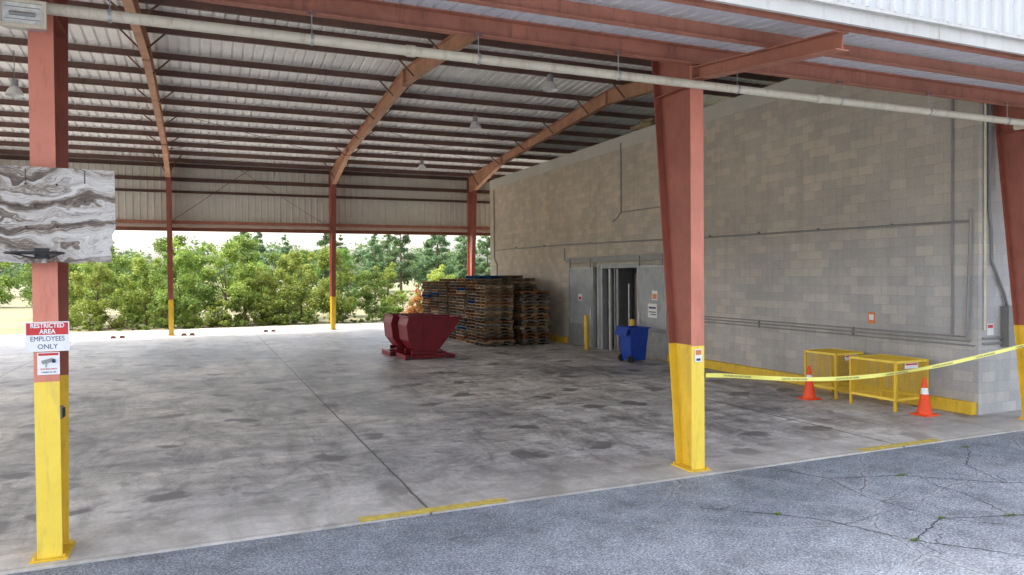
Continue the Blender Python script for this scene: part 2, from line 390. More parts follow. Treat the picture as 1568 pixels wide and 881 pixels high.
for i,x in enumerate(FX):
    for back in (False,True):
        mb=MB(); column(mb,x,back); mb.build('steel_column',bld)
    mb=MB()
    for sgn in (0,1):
        my=(mir if sgn else (lambda y:y))
        prof=[(9.25,ztop(9.25),7.46),(13.2,ztop(13.2),8.34),(YM-.001,ztop(YM-.001),9.02)]
        for (ya,ta,ba),(yb_,tb,bb) in zip(prof,prof[1:]):
            def hz(z0a,z1a,z0b,z1b,hw):
                mb.prism([(x-hw,my(ya),z0a),(x+hw,my(ya),z0a),(x+hw,my(ya),z1a),(x-hw,my(ya),z1a)],
                         [(x-hw,my(yb_),z0b),(x+hw,my(yb_),z0b),(x+hw,my(yb_),z1b),(x-hw,my(yb_),z1b)],'rafter')
            hz(ba,ba+.016,bb,bb+.016,.105); hz(ba+.0165,ta-.0165,bb+.0165,tb-.0165,.006); hz(ta-.016,ta,tb-.016,tb,.105)
        for y in (13.2,YM-.02):
            ya,yb_=ysort(my(y-.015),my(y+.013)); mb.box(x-.11,x+.11,ya,yb_,(8.30 if y<14 else 8.98),ztop(y)+.004,'rafter')
    mb.build('roof_rafter',bld)
PY=[8.45+i*1.52 for i in range(10)]
mb=MB()
for y in PY:
    for s in (0,1):
        yy=mir(y) if s else y; z=ztop(yy)+.002
        t=-1 if s else 1
        ya,yb_=ysort(yy,yy+.012*t)
        mb.box(XL,XR,ya,yb_,z,z+.2,'purlin')
        ya,yb_=ysort(yy+.0125*t,yy+.08*t); mb.box(XL,XR,ya,yb_,z,z+.01,'purlin')
        ya,yb_=ysort(yy-.0005*t,yy-.07*t); mb.box(XL,XR,ya,yb_,z+.192,z+.202,'purlin')
mb.build('roof_purlins',bld)
mb=MB()
for x in FX:
    for j,y in enumerate(PY):
        if j in (0,) or j%2==0: continue
        for s in (0,1):
            yy=mir(y) if s else y
            zb=9.02-(YM-y)*(.0664) if y>13.2 else 7.46+(y-9.25)*.223
            for sg in (-1,1):
                mb.bar((x+sg*.1,yy-.02,zb+.03),(x+sg*.62,yy-.02,ztop(yy)+.06),.045,.045,'purlin')
mb.build('flange_braces',bld)
def ribprofile(a,b,pitch=.305,h=.028):
    out=[];u=a
    while u<b:
        out+= [(u,0),(u+pitch*.70,0),(u+pitch*.78,h),(u+pitch*.92,h)]; u+=pitch
    out.append((b,0)); return out
def sheet(name,a,b,fn0,fn1,k,pitch=.305,h=.028,parent=bld):
    mb=MB(); P=ribprofile(a,b,pitch,h)
    for (u0,h0),(u1,h1) in zip(P,P[1:]):
        mb.quad([fn0(u0,h0),fn0(u1,h1),fn1(u1,h1),fn1(u0,h0)],k)
    return mb.build(name,parent,fixn=False)
RZ=.206
sheet('roof_sheet_front_slope',XL-.3,XR+.3,lambda u,h:(u,YF-.1,ztop(YF)-.008+RZ+h),lambda u,h:(u,YM,ztop(YM)+RZ+h),'deck',.305,.045)
sheet('roof_sheet_back_slope',XL-.3,XR+.3,lambda u,h:(u,YM+.0005,ztop(YM)+RZ+h),lambda u,h:(u,YB+.3,ztop(YB)-.024+RZ+h),'deck',.305,.045)
sheet('back_wall_panels',XL,XR,lambda u,h:(u,YB+.21-h,5.32),lambda u,h:(u,YB+.21-h,8.46),'panel',.305,.03)
sheet('front_light_blocker',XL,XR,lambda u,h:(u,YF-.03-h,5.83),lambda u,h:(u,YF-.03-h,8.45),'white')  # unseen sheet above the canopy, added to block light
mb=MB()
def cee(mb,x0,x1,y,z0,z1,k,d=.09):
    mb.box(x0,x1,y,y+.01,z0,z1,k); mb.box(x0,x1,y-d,y-.0005,z1-.01,z1,k); mb.box(x0,x1,y-d,y-.0005,z0,z0+.01,k)
cee(mb,XL,XR,YB+.16,7.44,7.62,'purlin'); cee(mb,XL,XR,YB+.15,6.88,7.0,'purlin')
cee(mb,XL,XR,YB+.15,8.12,8.30,'purlin')
cee(mb,XL,XR,YB+.08,5.02,5.20,'redbeam',.16)
mb.box(XL,XR,YB-.05,YB+.14,5.38,5.52,'redbeam')
mb.box(XL,XR,YB+.18,YB+.2,5.2,5.34,'panel')
mb.build('wall_girts',bld)
mb=MB()
mb.tube((X1+.1,YB-.1,5.5),(X1+3.6,YB-.1,8.1),.014,'purlin',6); mb.tube((X1+BAY-.1,YB-.1,5.3),(X1+3.2,YB-.1,8.1),.010,'purlin',6)
for xa in (X1,X1+BAY):
    mb.tube((xa+.1,YB-3.2,8.45),(xa+BAY-.1,YB-9,8.95),.010,'purlin',6); mb.tube((xa+BAY-.1,YB-3.2,8.45),(xa+.1,YB-9,8.95),.010,'purlin',6)
mb.build('brace_rods',bld)

# ------------------------------------------------------------------ canopy
YC=5.5
mb=MB()
mb.box(XL,XR,YF-.012,YF-.002,5.55,5.79,'redbeam'); mb.box(XL,XR,YF-.10,YF-.0125,5.55,5.565,'redbeam'); mb.box(XL,XR,YF-.10,YF-.0125,5.775,5.79,'redbeam')
mb.box(XL,XR,6.75,6.765,5.38,5.56,'redbeam'); mb.box(XL,XR,6.68,6.7495,5.38,5.392,'redbeam')
mb.box(XL,XR,5.66,5.675,5.27,5.44,'redbeam'); mb.box(XL,XR,5.6755,5.74,5.27,5.282,'redbeam')
mb.build('canopy_purlins',bld)
for x in FX:
    mb=MB()
    ya,ba,ta=YF-.03,5.36,5.53; yb_,bb,tb=5.72,5.06,5.26
    def hz(z0a,z1a,z0b,z1b,hw,k='redbeam'):
        mb.prism([(x-hw,ya,z0a),(x+hw,ya,z0a),(x+hw,ya,z1a),(x-hw,ya,z1a)],[(x-hw,yb_,z0b),(x+hw,yb_,z0b),(x+hw,yb_,z1b),(x-hw,yb_,z1b)],k)
    hz(ba,ba+.014,bb,bb+.014,.09); hz(ba+.0145,ta-.0145,bb+.0145,tb-.0145,.006); hz(ta-.014,ta,tb-.014,tb,.09)
    mb.box(x-.1,x+.1,YF-.029,YF-.001,5.30,5.545,'redbeam')
    for bx in (-.06,.06):
        for bz in (5.33,5.40,5.50): mb.tube((x+bx,YF-.045,bz),(x+bx,YF-.029,bz),.014,'purlin',6)
    mb.build('canopy_beam',bld)
sheet('canopy_sheet',XL-.3,XR+.3,lambda u,h:(u,YC+.03,5.445+h),lambda u,h:(u,YF-.03,5.80+h),'canopydeck',.2,.025)
mb=MB()
mb.box(XL-.3,XR+.3,YC-.02,YC+.02,5.24,5.42,'trim')
mb.box(XL-.3,XR+.3,YC-.075,YC-.0205,5.385,5.42,'trim')
x=XL
while x<XR: mb.box(x,x+.03,YC-.024,YC-.0205,5.242,5.384,'trim'); x+=3.05
mb.build('canopy_fascia_trim',bld)
sheet('canopy_fascia_panel',XL-.3,XR+.3,lambda u,h:(u,YC-.03-h*1.3,5.425),lambda u,h:(u,YC-.03-h*1.3,6.7),'white',.2,.035)
mb=MB(); mb.box(XL-.3,XR+.3,YC,YF-.1,6.6,6.62,'white'); mb.build('canopy_top',bld)

mb=MB(); PZ=5.25; PYY=8.077-.06
mb.tube((XL,PYY,PZ),(13.2,PYY,PZ),.055,'pipe',16)
for x in np.arange(XL+1,13.2,1.9):
    mb.tube((x,PYY,PZ+.05),(x,PYY,5.56),.006,'galv',6); mb.tube((x-.015,PYY,PZ),(x+.015,PYY,PZ),.064,'galv',12)
    mb.bar((x-.05,PYY,5.535),(x+.05,PYY,5.535),.03,.026,'purlin')
for x in (-4,2.2,8.3):
    mb.tube((x-.05,PYY,PZ),(x+.05,PYY,PZ),.066,'pipe',14)
mb.tube((13.2,PYY,PZ),(13.2,PYY+.3,PZ),.055,'pipe',12)
o=mb.build('sprinkler_pipe',bld)

# ------------------------------------------------------------------ block building
blk=empty('concrete_block_building')
mb=MB(); D0,D1,DH=20.65,23.5,3.1
mb.box(WX,WX+.2,WY0,D0,0,WZ,'block'); mb.box(WX,WX+.2,D1,WY1,0,WZ,'block'); mb.box(WX,WX+.2,D0,D1,DH,WZ,'block')
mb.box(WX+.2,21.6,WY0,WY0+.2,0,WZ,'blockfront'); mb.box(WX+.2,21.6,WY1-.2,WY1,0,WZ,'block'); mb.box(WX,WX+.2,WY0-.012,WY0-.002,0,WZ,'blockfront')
mb.build('block_walls',blk)
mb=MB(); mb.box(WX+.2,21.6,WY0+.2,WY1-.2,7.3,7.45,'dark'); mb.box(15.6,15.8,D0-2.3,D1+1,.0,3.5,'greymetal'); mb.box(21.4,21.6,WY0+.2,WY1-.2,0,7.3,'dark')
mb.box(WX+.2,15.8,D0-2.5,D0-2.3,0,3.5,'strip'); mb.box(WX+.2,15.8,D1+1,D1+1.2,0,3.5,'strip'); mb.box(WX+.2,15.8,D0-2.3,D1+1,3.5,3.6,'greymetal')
mb.build('block_interior',blk)
mb=MB(); mb.box(WX-.012,WX-.002,WY0,WY1,7.10,WZ+.02,'cap'); mb.build('wall_cap',blk)
mb=MB(); mb.box(WX-.14,WX-.003,WY0+.02,20.2,.001,.24,'yellow'); mb.box(WX-.14,WX-.003,25.9,WY1,.001,.24,'yellow'); mb.build('yellow_kerb',blk,bevel=.01)
mb=MB(); cx=WX-.03
mb.path([(cx,9.3,3.68),(cx,17.2,3.78),(cx,26.0,3.95),(cx,33.8,4.0)],.022,'conduit')
for i,z in enumerate((1.31,1.39,1.47)): mb.tube((cx-.002*i,9.2+.1*i,z),(cx-.002*i,20.0,z+.02),.014,'conduit')
mb.path([(cx,9.66,1.5),(cx,9.66,7.0)],.018,'conduit')
mb.path([(cx-.03,9.35,1.4),(cx-.03,9.28,3.5),(cx-.03,9.28,3.9)],.022,'conduit')
mb.path([(cx,21.8,7.3),(cx,21.8,4.9)],.02,'conduit'); mb.path([(cx,17.9,4.85),(cx,21.8,4.9),(cx,22.1,4.7),(cx-.1,22.2,4.6)],.018,'conduit')
mb.path([(cx,33.75,7.0),(cx,33.75,3.6),(cx,33.4,3.3),(cx,33.4,.6)],.025,'conduit')
mb.path([(cx,26.1,3.8),(cx,26.1,3.3)],.02,'conduit')
fy=WY0-.045
mb.path([(13.72,fy,6.9),(13.72,fy,3.9),(13.78,fy,3.5),(13.8,fy,2.9),(14.15,fy,2.3),(14.25,fy,2.05)],.028,'conduit')
mb.path([(13.60,fy,6.9),(13.60,fy,1.6)],.026,'pipe'); 
mb.path([(13.55,fy,1.45),(14.2,fy,1.45)],.02,'conduit'); mb.path([(13.55,fy,1.35),(14.2,fy,1.35)],.02,'conduit')
mb.box(14.12,14.42,WY0-.16,WY0-.002,1.27,2.05,'conduit')
mb.box(13.72,13.9,WY0-.012,WY0-.003,1.5,1.72,'signwhite'); mb.box(13.74,13.88,WY0-.0155,WY0-.0125,1.64,1.70,'signred')
for y in (11,13,15,17,19,24,28,31): mb.box(WX-.056,WX-.001,y,y+.03,3.65+.0165*(y-9),3.71+.0165*(y-9),'conduit')
for y in (12,15,18): mb.box(WX-.048,WX-.001,y,y+.03,1.29,1.50,'conduit')
mb.build('wall_conduits',blk)
mb=MB()
for i in range(9):
    t=random.uniform(.7,1.1); y=20.0+random.uniform(-.1,.1)
    mb.bar((WX+.05+.05*(i%3),y,WZ+.05+.055*(i//2)),(WX+.1+.1*(i%2),y+random.uniform(.7,1.3),WZ+.05+.06*(i//2)+random.uniform(0,.05)),.12,.045,'wood',(.5*t,.38*t,.24*t))
mb.build('lumber_pile')

# doors
dr=empty('sliding_cooler_door')
mb=MB()
def leaf(y0,y1,z1,x,k='greymetal'):
    mb.box(x-.11,x,y0,y1,.03,z1,k)
    for (a,b,c,d) in ((y0,y0+.05,.03,z1),(y1-.05,y1,.03,z1),(y0+.05,y1-.05,.03,.09),(y0+.05,y1-.05,z1-.06,z1)):
        mb.box(x-.125,x-.1105,a,b,c,d,'galv')
    mb.box(x-.122,x-.1105,y0+.05,y1-.05,.09,.85,'galv')
leaf(23.55,25.5,3.02,WX-.05); leaf(18.95,20.6,3.02,WX-.05)
mb.box(WX-.20,WX-.17,18.8,25.65,3.20,3.30,'conduit'); mb.box(WX-.16,WX-.003,18.8,25.65,3.27,3.40,'conduit')
for y in (19.1,20.4,23.7,25.3):
    mb.box(WX-.21,WX-.175,y,y+.08,3.0,3.26,'conduit'); mb.tube((WX-.22,y+.04,3.28),(WX-.17,y+.04,3.28),.055,'conduit',12)
mb.tube((WX-.20,20.45,1.1),(WX-.20,20.45,1.5),.02,'galv',8); mb.tube((WX-.20,23.7,1.1),(WX-.20,23.7,1.5),.02,'galv',8)
mb.build('door_leaves',dr)
mb=MB()
mb.box(WX-.04,WX+.18,D1-.40,D1-.002,.0,DH-.002,'greymetal'); mb.box(WX-.05,WX-.0405,D1-.40,D1-.34,0,DH-.002,'strip'); mb.box(WX-.05,WX-.0405,D1-.10,D1-.03,0,DH-.002,'strip')
mb.box(WX-.04,WX+.18,D0+.002,D0+.16,.0,DH-.002,'greymetal'); mb.box(WX-.04,WX+.18,D0+.162,D1-.402,DH-.14,DH-.003,'greymetal')
mb.box(WX+.05,WX+.12,D1-.80,D1-.70,0,DH-.16,'strip')
mb.box(WX+.06,WX+.12,D1-1.32,D1-1.26,0,DH-.16,'greymetal')
for i in range(2):
    y=D1-1.0-i*.13; mb.box(WX+.14+.012*(i%2),WX+.145+.012*(i%2),y,y+.08,.08+.02*(i%3),DH-.16,'conduit')
mb.box(WX+.5,WX+.6,D0+.34,D0+.58,0,2.3,'greymetal')
mb.box(WX+.3,WX+.42,D0+.66,D0+.80,0,2.75,'purlin'); mb.box(WX+.7,WX+1.3,D0+.9,D0+1.4,0,1.2,'purlin')
mb.tube((WX+.25,D0+1.1,0),(WX+.25,D0+1.1,2.4),.03,'galv',8)
mb.build('door_frame',dr)
def plaque(name,parent,items):
    mb=MB()
    for b in items: mb.box(*b)
    return mb.build(name,parent)
x=WX-.165
plaque('door_sign',None,[(x-.010,x-.006,19.45,19.95,1.33,1.78,'signwhite'),(x-.013,x-.0105,19.5,19.9,1.62,1.68,'signink'),(x-.013,x-.0105,19.5,19.9,1.50,1.53,'signink'),(x-.013,x-.0105,19.5,19.8,1.42,1.45,'signink')])
plaque('door_sign',None,[(x-.010,x-.006,19.42,19.72,1.90,2.2,'signwhite'),(x-.013,x-.0105,19.46,19.68,1.94,2.1,'signorange')])
plaque('door_sign',None,[(x-.010,x-.006,24.4,24.7,1.75,2.0,'signwhite'),(x-.013,x-.0105,24.45,24.65,1.79,1.9,'signred')])
plaque('wall_sign',None,[(WX-.008,WX-.003,11.45,11.62,1.60,1.85,'signorange'),(WX-.011,WX-.0085,11.48,11.59,1.68,1.80,'signwhite')])

def text(body,size,loc,rot,k,parent,sx=1.0,bold=.0):
    c=bpy.data.curves.new('txt','FONT'); c.body=body; c.size=size; c.align_x='CENTER'; c.align_y='CENTER'; c.extrude=.0008; c.offset=bold
    c.resolution_u=3
    o=bpy.data.objects.new('lettering',c); COL.objects.link(o)
    dg=bpy.context.evaluated_depsgraph_get(); me=bpy.data.meshes.new_from_object(o.evaluated_get(dg))
    bpy.data.objects.remove(o)
    ob=bpy.data.objects.new('lettering',me); COL.objects.link(ob); me.materials.clear(); me.materials.append(M[k])
    ob.location=loc; ob.rotation_euler=rot; ob.scale=(sx,1,1); ob.parent=parent
    return ob
FRONT=(math.radians(90),0,0)

sg=empty('restricted_area_sign'); YS=8.165
plaque('plate',sg,[(-1.555,-1.19,YS,YS+.006,2.015,2.30,'signwhite'),(-1.545,-1.20,YS-.002,YS-.0005,2.175,2.29,'signred')])
text('RESTRICTED',.060,(-1.372,YS-.003,2.262),FRONT,'signwhite',sg,.84,.0015)
text('AREA',.060,(-1.372,YS-.003,2.205),FRONT,'signwhite',sg,.9,.0015)
text('EMPLOYEES',.066,(-1.372,YS-.001,2.135),FRONT,'signink',sg,.84,.0)
text('ONLY',.066,(-1.372,YS-.001,2.06),FRONT,'signink',sg,.95,.0)
sg=empty('surveillance_sign')
plaque('plate',sg,[(-1.46,-1.275,YS,YS+.006,1.79,2.005,'signwhite'),(-1.45,-1.285,YS-.002,YS-.0005,1.975,1.998,'signred')])
mb=MB(); mb.bar((-1.42,YS-.006,1.91),(-1.33,YS-.006,1.935),.008,.035,'conduit'); mb.tube((-1.335,YS-.006,1.92),(-1.31,YS-.006,1.925),.018,'signink',8); mb.bar((-1.38,YS-.005,1.9),(-1.39,YS-.005,1.865),.006,.012,'conduit'); mb.build('camera_picture',sg)
text('SURVEILLANCE',.020,(-1.367,YS-.001,1.845),FRONT,'signred',sg,1,.0004)
text('CAMERA IN USE',.017,(-1.367,YS-.001,1.815),FRONT,'signink',sg,1,.0003)
plaque('safety_sticker',None,[(6.20,6.32,8.165,8.172,1.50,1.68,'signwhite'),(6.215,6.305,8.161,8.1645,1.60,1.665,'signorange'),(6.225,6.29,8.161,8.1645,1.52,1.55,'signink')])
mb=MB(); mb.box(-1.375,-1.285,8.31,8.42,1.33,1.45,'conduit'); mb.box(-1.284,-1.27,8.33,8.40,1.345,1.435,'black'); mb.build('electrical_outlet_box')

# backboard
bb=empty('basketball_backboard')
mb=MB(); yb0=8.02
outline=[(-1.99,2.87)]
for i in range(14):
    t=i/13; outline.append((-1.99+t*1.18+random.uniform(-.01,.01),2.865+random.uniform(-.008,.012)))
outline+=[(-.80,2.92),(-.815,3.0),(-.79,3.05),(-.80,3.13),(-.765,3.2),(-.768,3.755),(-1.99,3.77)]
A=[(a,yb0,b) for a,b in outline]; B=[(a,yb0+.025,b) for a,b in outline]
mb.prism(A,B,'board'); 
mb.build('board',bb)
mb=MB()
for (px,pz) in ((-1.5,3.60),(-1.25,3.60),(-1.5,3.2),(-1.25,3.2),(-1.02,3.45)): mb.tube((px,yb0-.008,pz),(px,yb0,pz),.010,'black',8)
for px in (-1.5,-1.02): mb.box(px-.004,px+.004,yb0-.006,yb0-.001,3.62,3.74,'bark')
mb.box(-1.6,-1.15,yb0+.026,8.176,3.55,3.6,'galv'); mb.box(-1.6,-1.15,yb0+.026,8.176,3.0,3.05,'galv')
mb.build('mounting_bolts',bb)
mb=MB(); cxr,cyr,zr=-1.38,yb0-.33,2.945; R=.225
pts=[(cxr+R*math.cos(t),cyr+R*math.sin(t),zr) for t in np.linspace(0,2*math.pi,33)]
mb.path(pts,.009,'black'); mb.box(cxr-.06,cxr+.06,yb0-.012,yb0-.001,2.90,3.0,'black'); mb.bar((cxr-.04,yb0-.01,zr),(cxr-.04,yb0-.12,zr),.012,.03,'black'); mb.bar((cxr+.04,yb0-.01,zr),(cxr+.04,yb0-.12,zr),.012,.03,'black')
mb.path([(cxr-R*.9,cyr+.1,zr),(cxr-.05,yb0-.01,zr-.04)],.007,'black'); mb.path([(cxr+R*.9,cyr+.1,zr),(cxr+.05,yb0-.01,zr-.04)],.007,'black')
mb.build('rim',bb)

fl=empty('flood_light'); mb=MB()
x0,x1,z0,z1=-1.66,-1.28,5.0,5.25
mb.prism([(x0,7.86,z0),(x1,7.86,z0),(x1,7.86,z1),(x0,7.86,z1)],[(x0+.06,8.05,z0+.03),(x1-.06,8.05,z0+.03),(x1-.06,8.05,z1-.01),(x0+.06,8.05,z1-.01)],'galv')
for b in ((x0,x1,7.83,7.8595,z0,z0+.03),(x0,x1,7.83,7.8595,z1-.03,z1),(x0,x0+.03,7.83,7.8595,z0+.03,z1-.03),(x1-.03,x1,7.83,7.8595,z0+.03,z1-.03)): mb.box(*b,'pipe')
mb.box(x0+.031,x1-.031,7.852,7.8585,z0+.031,z1-.031,'glass')
mb.box(-1.5,-1.44,8.05,8.17,5.08,5.16,'conduit')
for zz in (5.07,5.18): mb.box(x0+.05,x1-.05,7.849,7.8515,zz,zz+.006,'conduit')
mb.tube((-1.57,7.842,5.12),(-1.37,7.842,5.12),.02,'conduit',8)
mb.build('housing',fl)

def highbay(x,y,z):
    mb=MB(); n=20
    prof=[(.24,0),(.23,.04),(.17,.17),(.10,.25),(.09,.27)]
    for (ra,za),(rb,zb) in zip(prof,prof[1:]):
        A=[(x+ra*math.cos(2*math.pi*i/n),y+ra*math.sin(2*math.pi*i/n),z+za) for i in range(n)]
        B=[(x+rb*math.cos(2*math.pi*i/n),y+rb*math.sin(2*math.pi*i/n),z+zb) for i in range(n)]
        mb.prism(A,B,'signwhite',caps=False)
    mb.tube((x,y,z+.26),(x,y,z+.47),.10,'greymetal',14); mb.tube((x,y,z+.1),(x,y,z+.2),.05,'glass',10)
    mb.tube((x,y,z+.47),(x,y,ztop(y)+.1),.012,'conduit',6)
    mb.build('high_bay_lamp')
for x,y,z in ((10,20.3,8.45),(10,27,8.55),(10,34.6,7.95),(-5,25.5,8.15)):
    highbay(x,y,z)
    
for y in (23.44,20.35):
    mb=MB(); mb.tube((12.95,y,0),(12.95,y,1.22),.085,'yellow',18); mb.tube((12.95,y,1.22),(12.95,y,1.27),.085,'yellow',18,.04); mb.tube((12.95,y,0.001),(12.95,y,.015),.15,'yellow',18)
    mb.build('safety_bollard',smooth=False)

for x,y in ((-3.9,37.7),(-.95,37.9),(2.8,38.4)):
    mb=MB()
    for d in (0,.36):
        mb.prism([(x+d,y,0.001),(x+d+.25,y,.001),(x+d+.25,y+.18,.001),(x+d,y+.18,.001)],[(x+d+.05,y+.03,.11),(x+d+.20,y+.03,.11),(x+d+.20,y+.15,.11),(x+d+.05,y+.15,.11)],'stop')
    mb.build('wheel_stop_block')

# ------------------------------------------------------------------ pallets
def pallet_stack(x,y,n,seed):
    r=random.Random(seed); mb=MB(); z=.0
    for i in range(n):
        dx=r.uniform(-.055,.055); dy=r.uniform(-.055,.055); an=r.uniform(-.045,.045)
        br=r.uniform(.55,1.2); t=r.choice([(.44,.28,.15),(.38,.24,.13),(.33,.25,.18),(.52,.37,.22),(.42,.22,.11),(.22,.17,.13),(.32,.14,.07),(.30,.26,.22)])
        blue=r.random()<.07
        ca,sa=math.cos(an),math.sin(an)
        def bx(x0,x1,y0,y1,z0,z1):
            k=br*r.uniform(.6,1.25); tt=tuple(c*k for c in t)
            if blue: tt=(.02,.12*k,.30*k)
            P=[(x0,y0),(x1,y0),(x1,y1),(x0,y1)]
            P=[(x+dx+a*ca-b*sa,y+dy+a*sa+b*ca) for a,b in P]
            mb.prism([(a,b,z+z0) for a,b in P],[(a,b,z+z1) for a,b in P],'wood',tt)
        W,D=1.18,1.02
        for k in range(3):
            yy=-D/2+k*(D-.04)/2
            bx(-W/2,W/2,yy,yy+.04,.072,.105)
            for a,b in ((-W/2,-W/2+.2),(-.12,.12),(W/2-.2,W/2)): bx(a,b,yy,yy+.04,.018,.0718)
        for k in range(3):
            xx=-W/2+k*(W-.1)/2; bx(xx,xx+.1,-D/2,D/2,.0,.0178)
        for k in range(7):
            xx=-W/2+k*(W-.09)/6
            if r.random()<.05: continue
            bx(xx,xx+.09,-D/2,D/2,.1052,.124)
        z+=.1245
    return mb.build('pallet_stack',fixn=False)
sd=0
for row,y in enumerate((26.4,27.6,28.8,30.0,31.2,32.4,33.6)):
    for c,x in enumerate((10.55,12.0)):
        n=[[20,17],[22,21],[21,22],[20,22],[21,21],[19,21],[20,20]][row][c]
        sd+=1; pallet_stack(x+random.uniform(-.06,.06)-(.1 if c==0 and row>3 else 0),y,n,sd)

def hopper(x,y):
    e=empty('self_dumping_hopper'); mb=MB(); W=1.15
    P=[(.08,1.38),(.0,1.12),(.06,.62),(.30,.30),(1.10,.30),(1.60,.92),(1.86,1.34)]
    def at(px,pz,yy): return (x+px,y+yy,pz)
    t=.02
    for yy in (0,W-t):
        A=[at(a,b,yy) for a,b in P]; B=[at(a,b,yy+t) for a,b in P]; mb.prism(A,B,'hopper')
    for (a,b),(c,d) in zip(P,P[1:]):
        nx,nz=-(d-b),(c-a); l=math.hypot(nx,nz); nx,nz=nx/l*t,nz/l*t
        mb.prism([at(a,b,t),at(a,b,W-t),at(a+nx,b+nz,W-t),at(a+nx,b+nz,t)],[at(c,d,t),at(c,d,W-t),at(c+nx,d+nz,W-t),at(c+nx,d+nz,t)],'hopper')
    for yy in (-.03,W):
        mb.bar(at(.05,1.39,yy+.015),at(1.90,1.35,yy+.015),.05,.05,'hopper')
    mb.bar(at(.06,1.39,0),at(.06,1.39,W),.05,.05,'hopper'); mb.bar(at(1.87,1.345,0),at(1.87,1.345,W),.05,.05,'hopper')
    mb.bar(at(.55,.32,-.012),at(.55,1.36,-.012),.022,.05,'hopper')
    for yy in (.12,W-.2):
        mb.box(x+.2,x+1.1,y+yy,y+yy+.08,.15,.298,'hopper')
    for yy in (.08,W-.26):
        mb.box(x-.05,x+1.62,y+yy,y+yy+.18,.02,.14,'hopper')
    mb.box(x-.06,x+.04,y-.05,y+W+.05,.01,.15,'hopper'); mb.box(x+1.5,x+1.64,y-.05,y+W+.05,.01,.12,'hopper')
    mb.bar(at(1.45,.1,.05),at(.95,.42,.05),.03,.06,'hopper'); mb.bar(at(1.45,.1,W-.05),at(.95,.42,W-.05),.03,.06,'hopper')
    for xx in (.1,1.4):
        for yy in (.02,W-.1):
            mb.tube(at(xx,.055,yy),at(xx,.055,yy+.06),.055,'black',12)
    mb.build('hopper_body',e,bevel=.006)
hopper(6.08,23.0); hopper(5.92,24.45)

def bin_(x,y):
    e=empty('wheelie_bin'); mb=MB()
    def ring(w,d,z,ox=0): return [(x-w+ox,y-d,z),(x+w+ox,y-d,z),(x+w+ox,y+d,z),(x-w+ox,y+d,z)]
    mb.prism(ring(.26,.27,.06),ring(.33,.36,1.05),'blue',caps=False); mb.prism(ring(.26,.27,.055),ring(.26,.27,.06),'blue')
    mb.prism(ring(.255,.26,.1),ring(.31,.34,1.04),'blue',caps=False)
    for a,b in (((-.36,-.39),(.36,-.39)),((.36,-.39),(.36,.39)),((.36,.39),(-.36,.39)),((-.36,.39),(-.36,-.39))):
        mb.bar((x+a[0],y+a[1],1.065),(x+b[0],y+b[1],1.065),.05,.045,'blue')
    mb.prism([(x-.38,y-.33,1.10),(x-.38,y+.33,1.10),(x-.32,y+.33,1.12),(x-.32,y-.33,1.12)],[(x-.50,y-.33,.85),(x-.50,y+.33,.85),(x-.47,y+.33,.84),(x-.47,y-.33,.84)],'blue')
    for s in (-1,1): mb.tube((x-.27,y+s*.24,.11),(x-.27,y+s*.31,.11),.11,'black',16)
    for zz in (.45,.7): mb.box(x-.26,x+.26,y-.345,y-.33,zz,zz+.02,'blue')
    mb.build('bin_body',e,bevel=.006)
bin_(12.42,19.45)

def cage(x0,x1,y0,y1,z1):
    e=empty('yellow_mesh_cage'); mb=MB(); p=.045
    for x in (x0,x1-p):
        for y in (y0,y1-p): mb.box(x,x+p,y,y+p,.0125,z1,'yellow'); mb.box(x-.02,x+p+.02,y-.02,y+p+.02,.001,.012,'yellow')
    for z in (.20,z1-p):
        mb.box(x0+p,x1-p,y0+.002,y0+p-.002,z,z+p,'yellowout'); mb.box(x0+p,x1-p,y1-p+.002,y1-.002,z,z+p,'yellowout')
        mb.box(x0+.002,x0+p-.002,y0+p,y1-p,z,z+p,'yellowout'); mb.box(x1-p+.002,x1-.002,y0+p,y1-p,z,z+p,'yellowout')
    s=.038; w=.008
    def grid(fix,axis,a0,a1,z0,z1_):
        for u in np.arange(a0,a1,s):
            if axis=='y': mb.box(fix,fix+.004,u,u+w,z0,z1_,'yellow')
            else: mb.box(u,u+w,fix,fix+.004,z0,z1_,'yellow')
        for z in np.arange(z0,z1_,s):
            if axis=='y': mb.box(fix+.0045,fix+.008,a0,a1,z,z+w,'yellow')
            else: mb.box(a0,a1,fix+.0045,fix+.008,z,z+w,'yellow')
    grid(x0+.02,'y',y0+p,y1-p,.245,z1-p); grid(x1-.03,'y',y0+p,y1-p,.245,z1-p)
    grid(y0+.02,'x',x0+p,x1-p,.245,z1-p); grid(y1-.03,'x',x0+p,x1-p,.245,z1-p)
    for u in np.arange(x0+p,x1-p,s): mb.box(u,u+w,y0+p,y1-p,z1-.02,z1-.016,'yellow')
    for u in np.arange(y0+p,y1-p,s): mb.box(x0+p,x1-p,u,u+w,z1-.012,z1-.008,'yellow')
    mb.box(x0+.25,x0+.62,y0-.006,y0+.001,z1-.16,z1-.05,'signwhite'); mb.box(x0+.27,x0+.60,y0-.009,y0-.0065,z1-.09,z1-.06,'signred')
    mb.build('cage_frame',e)
cage(12.50,13.33,11.6,12.5,.98); cage(12.38,13.31,10.05,11.15,.98)

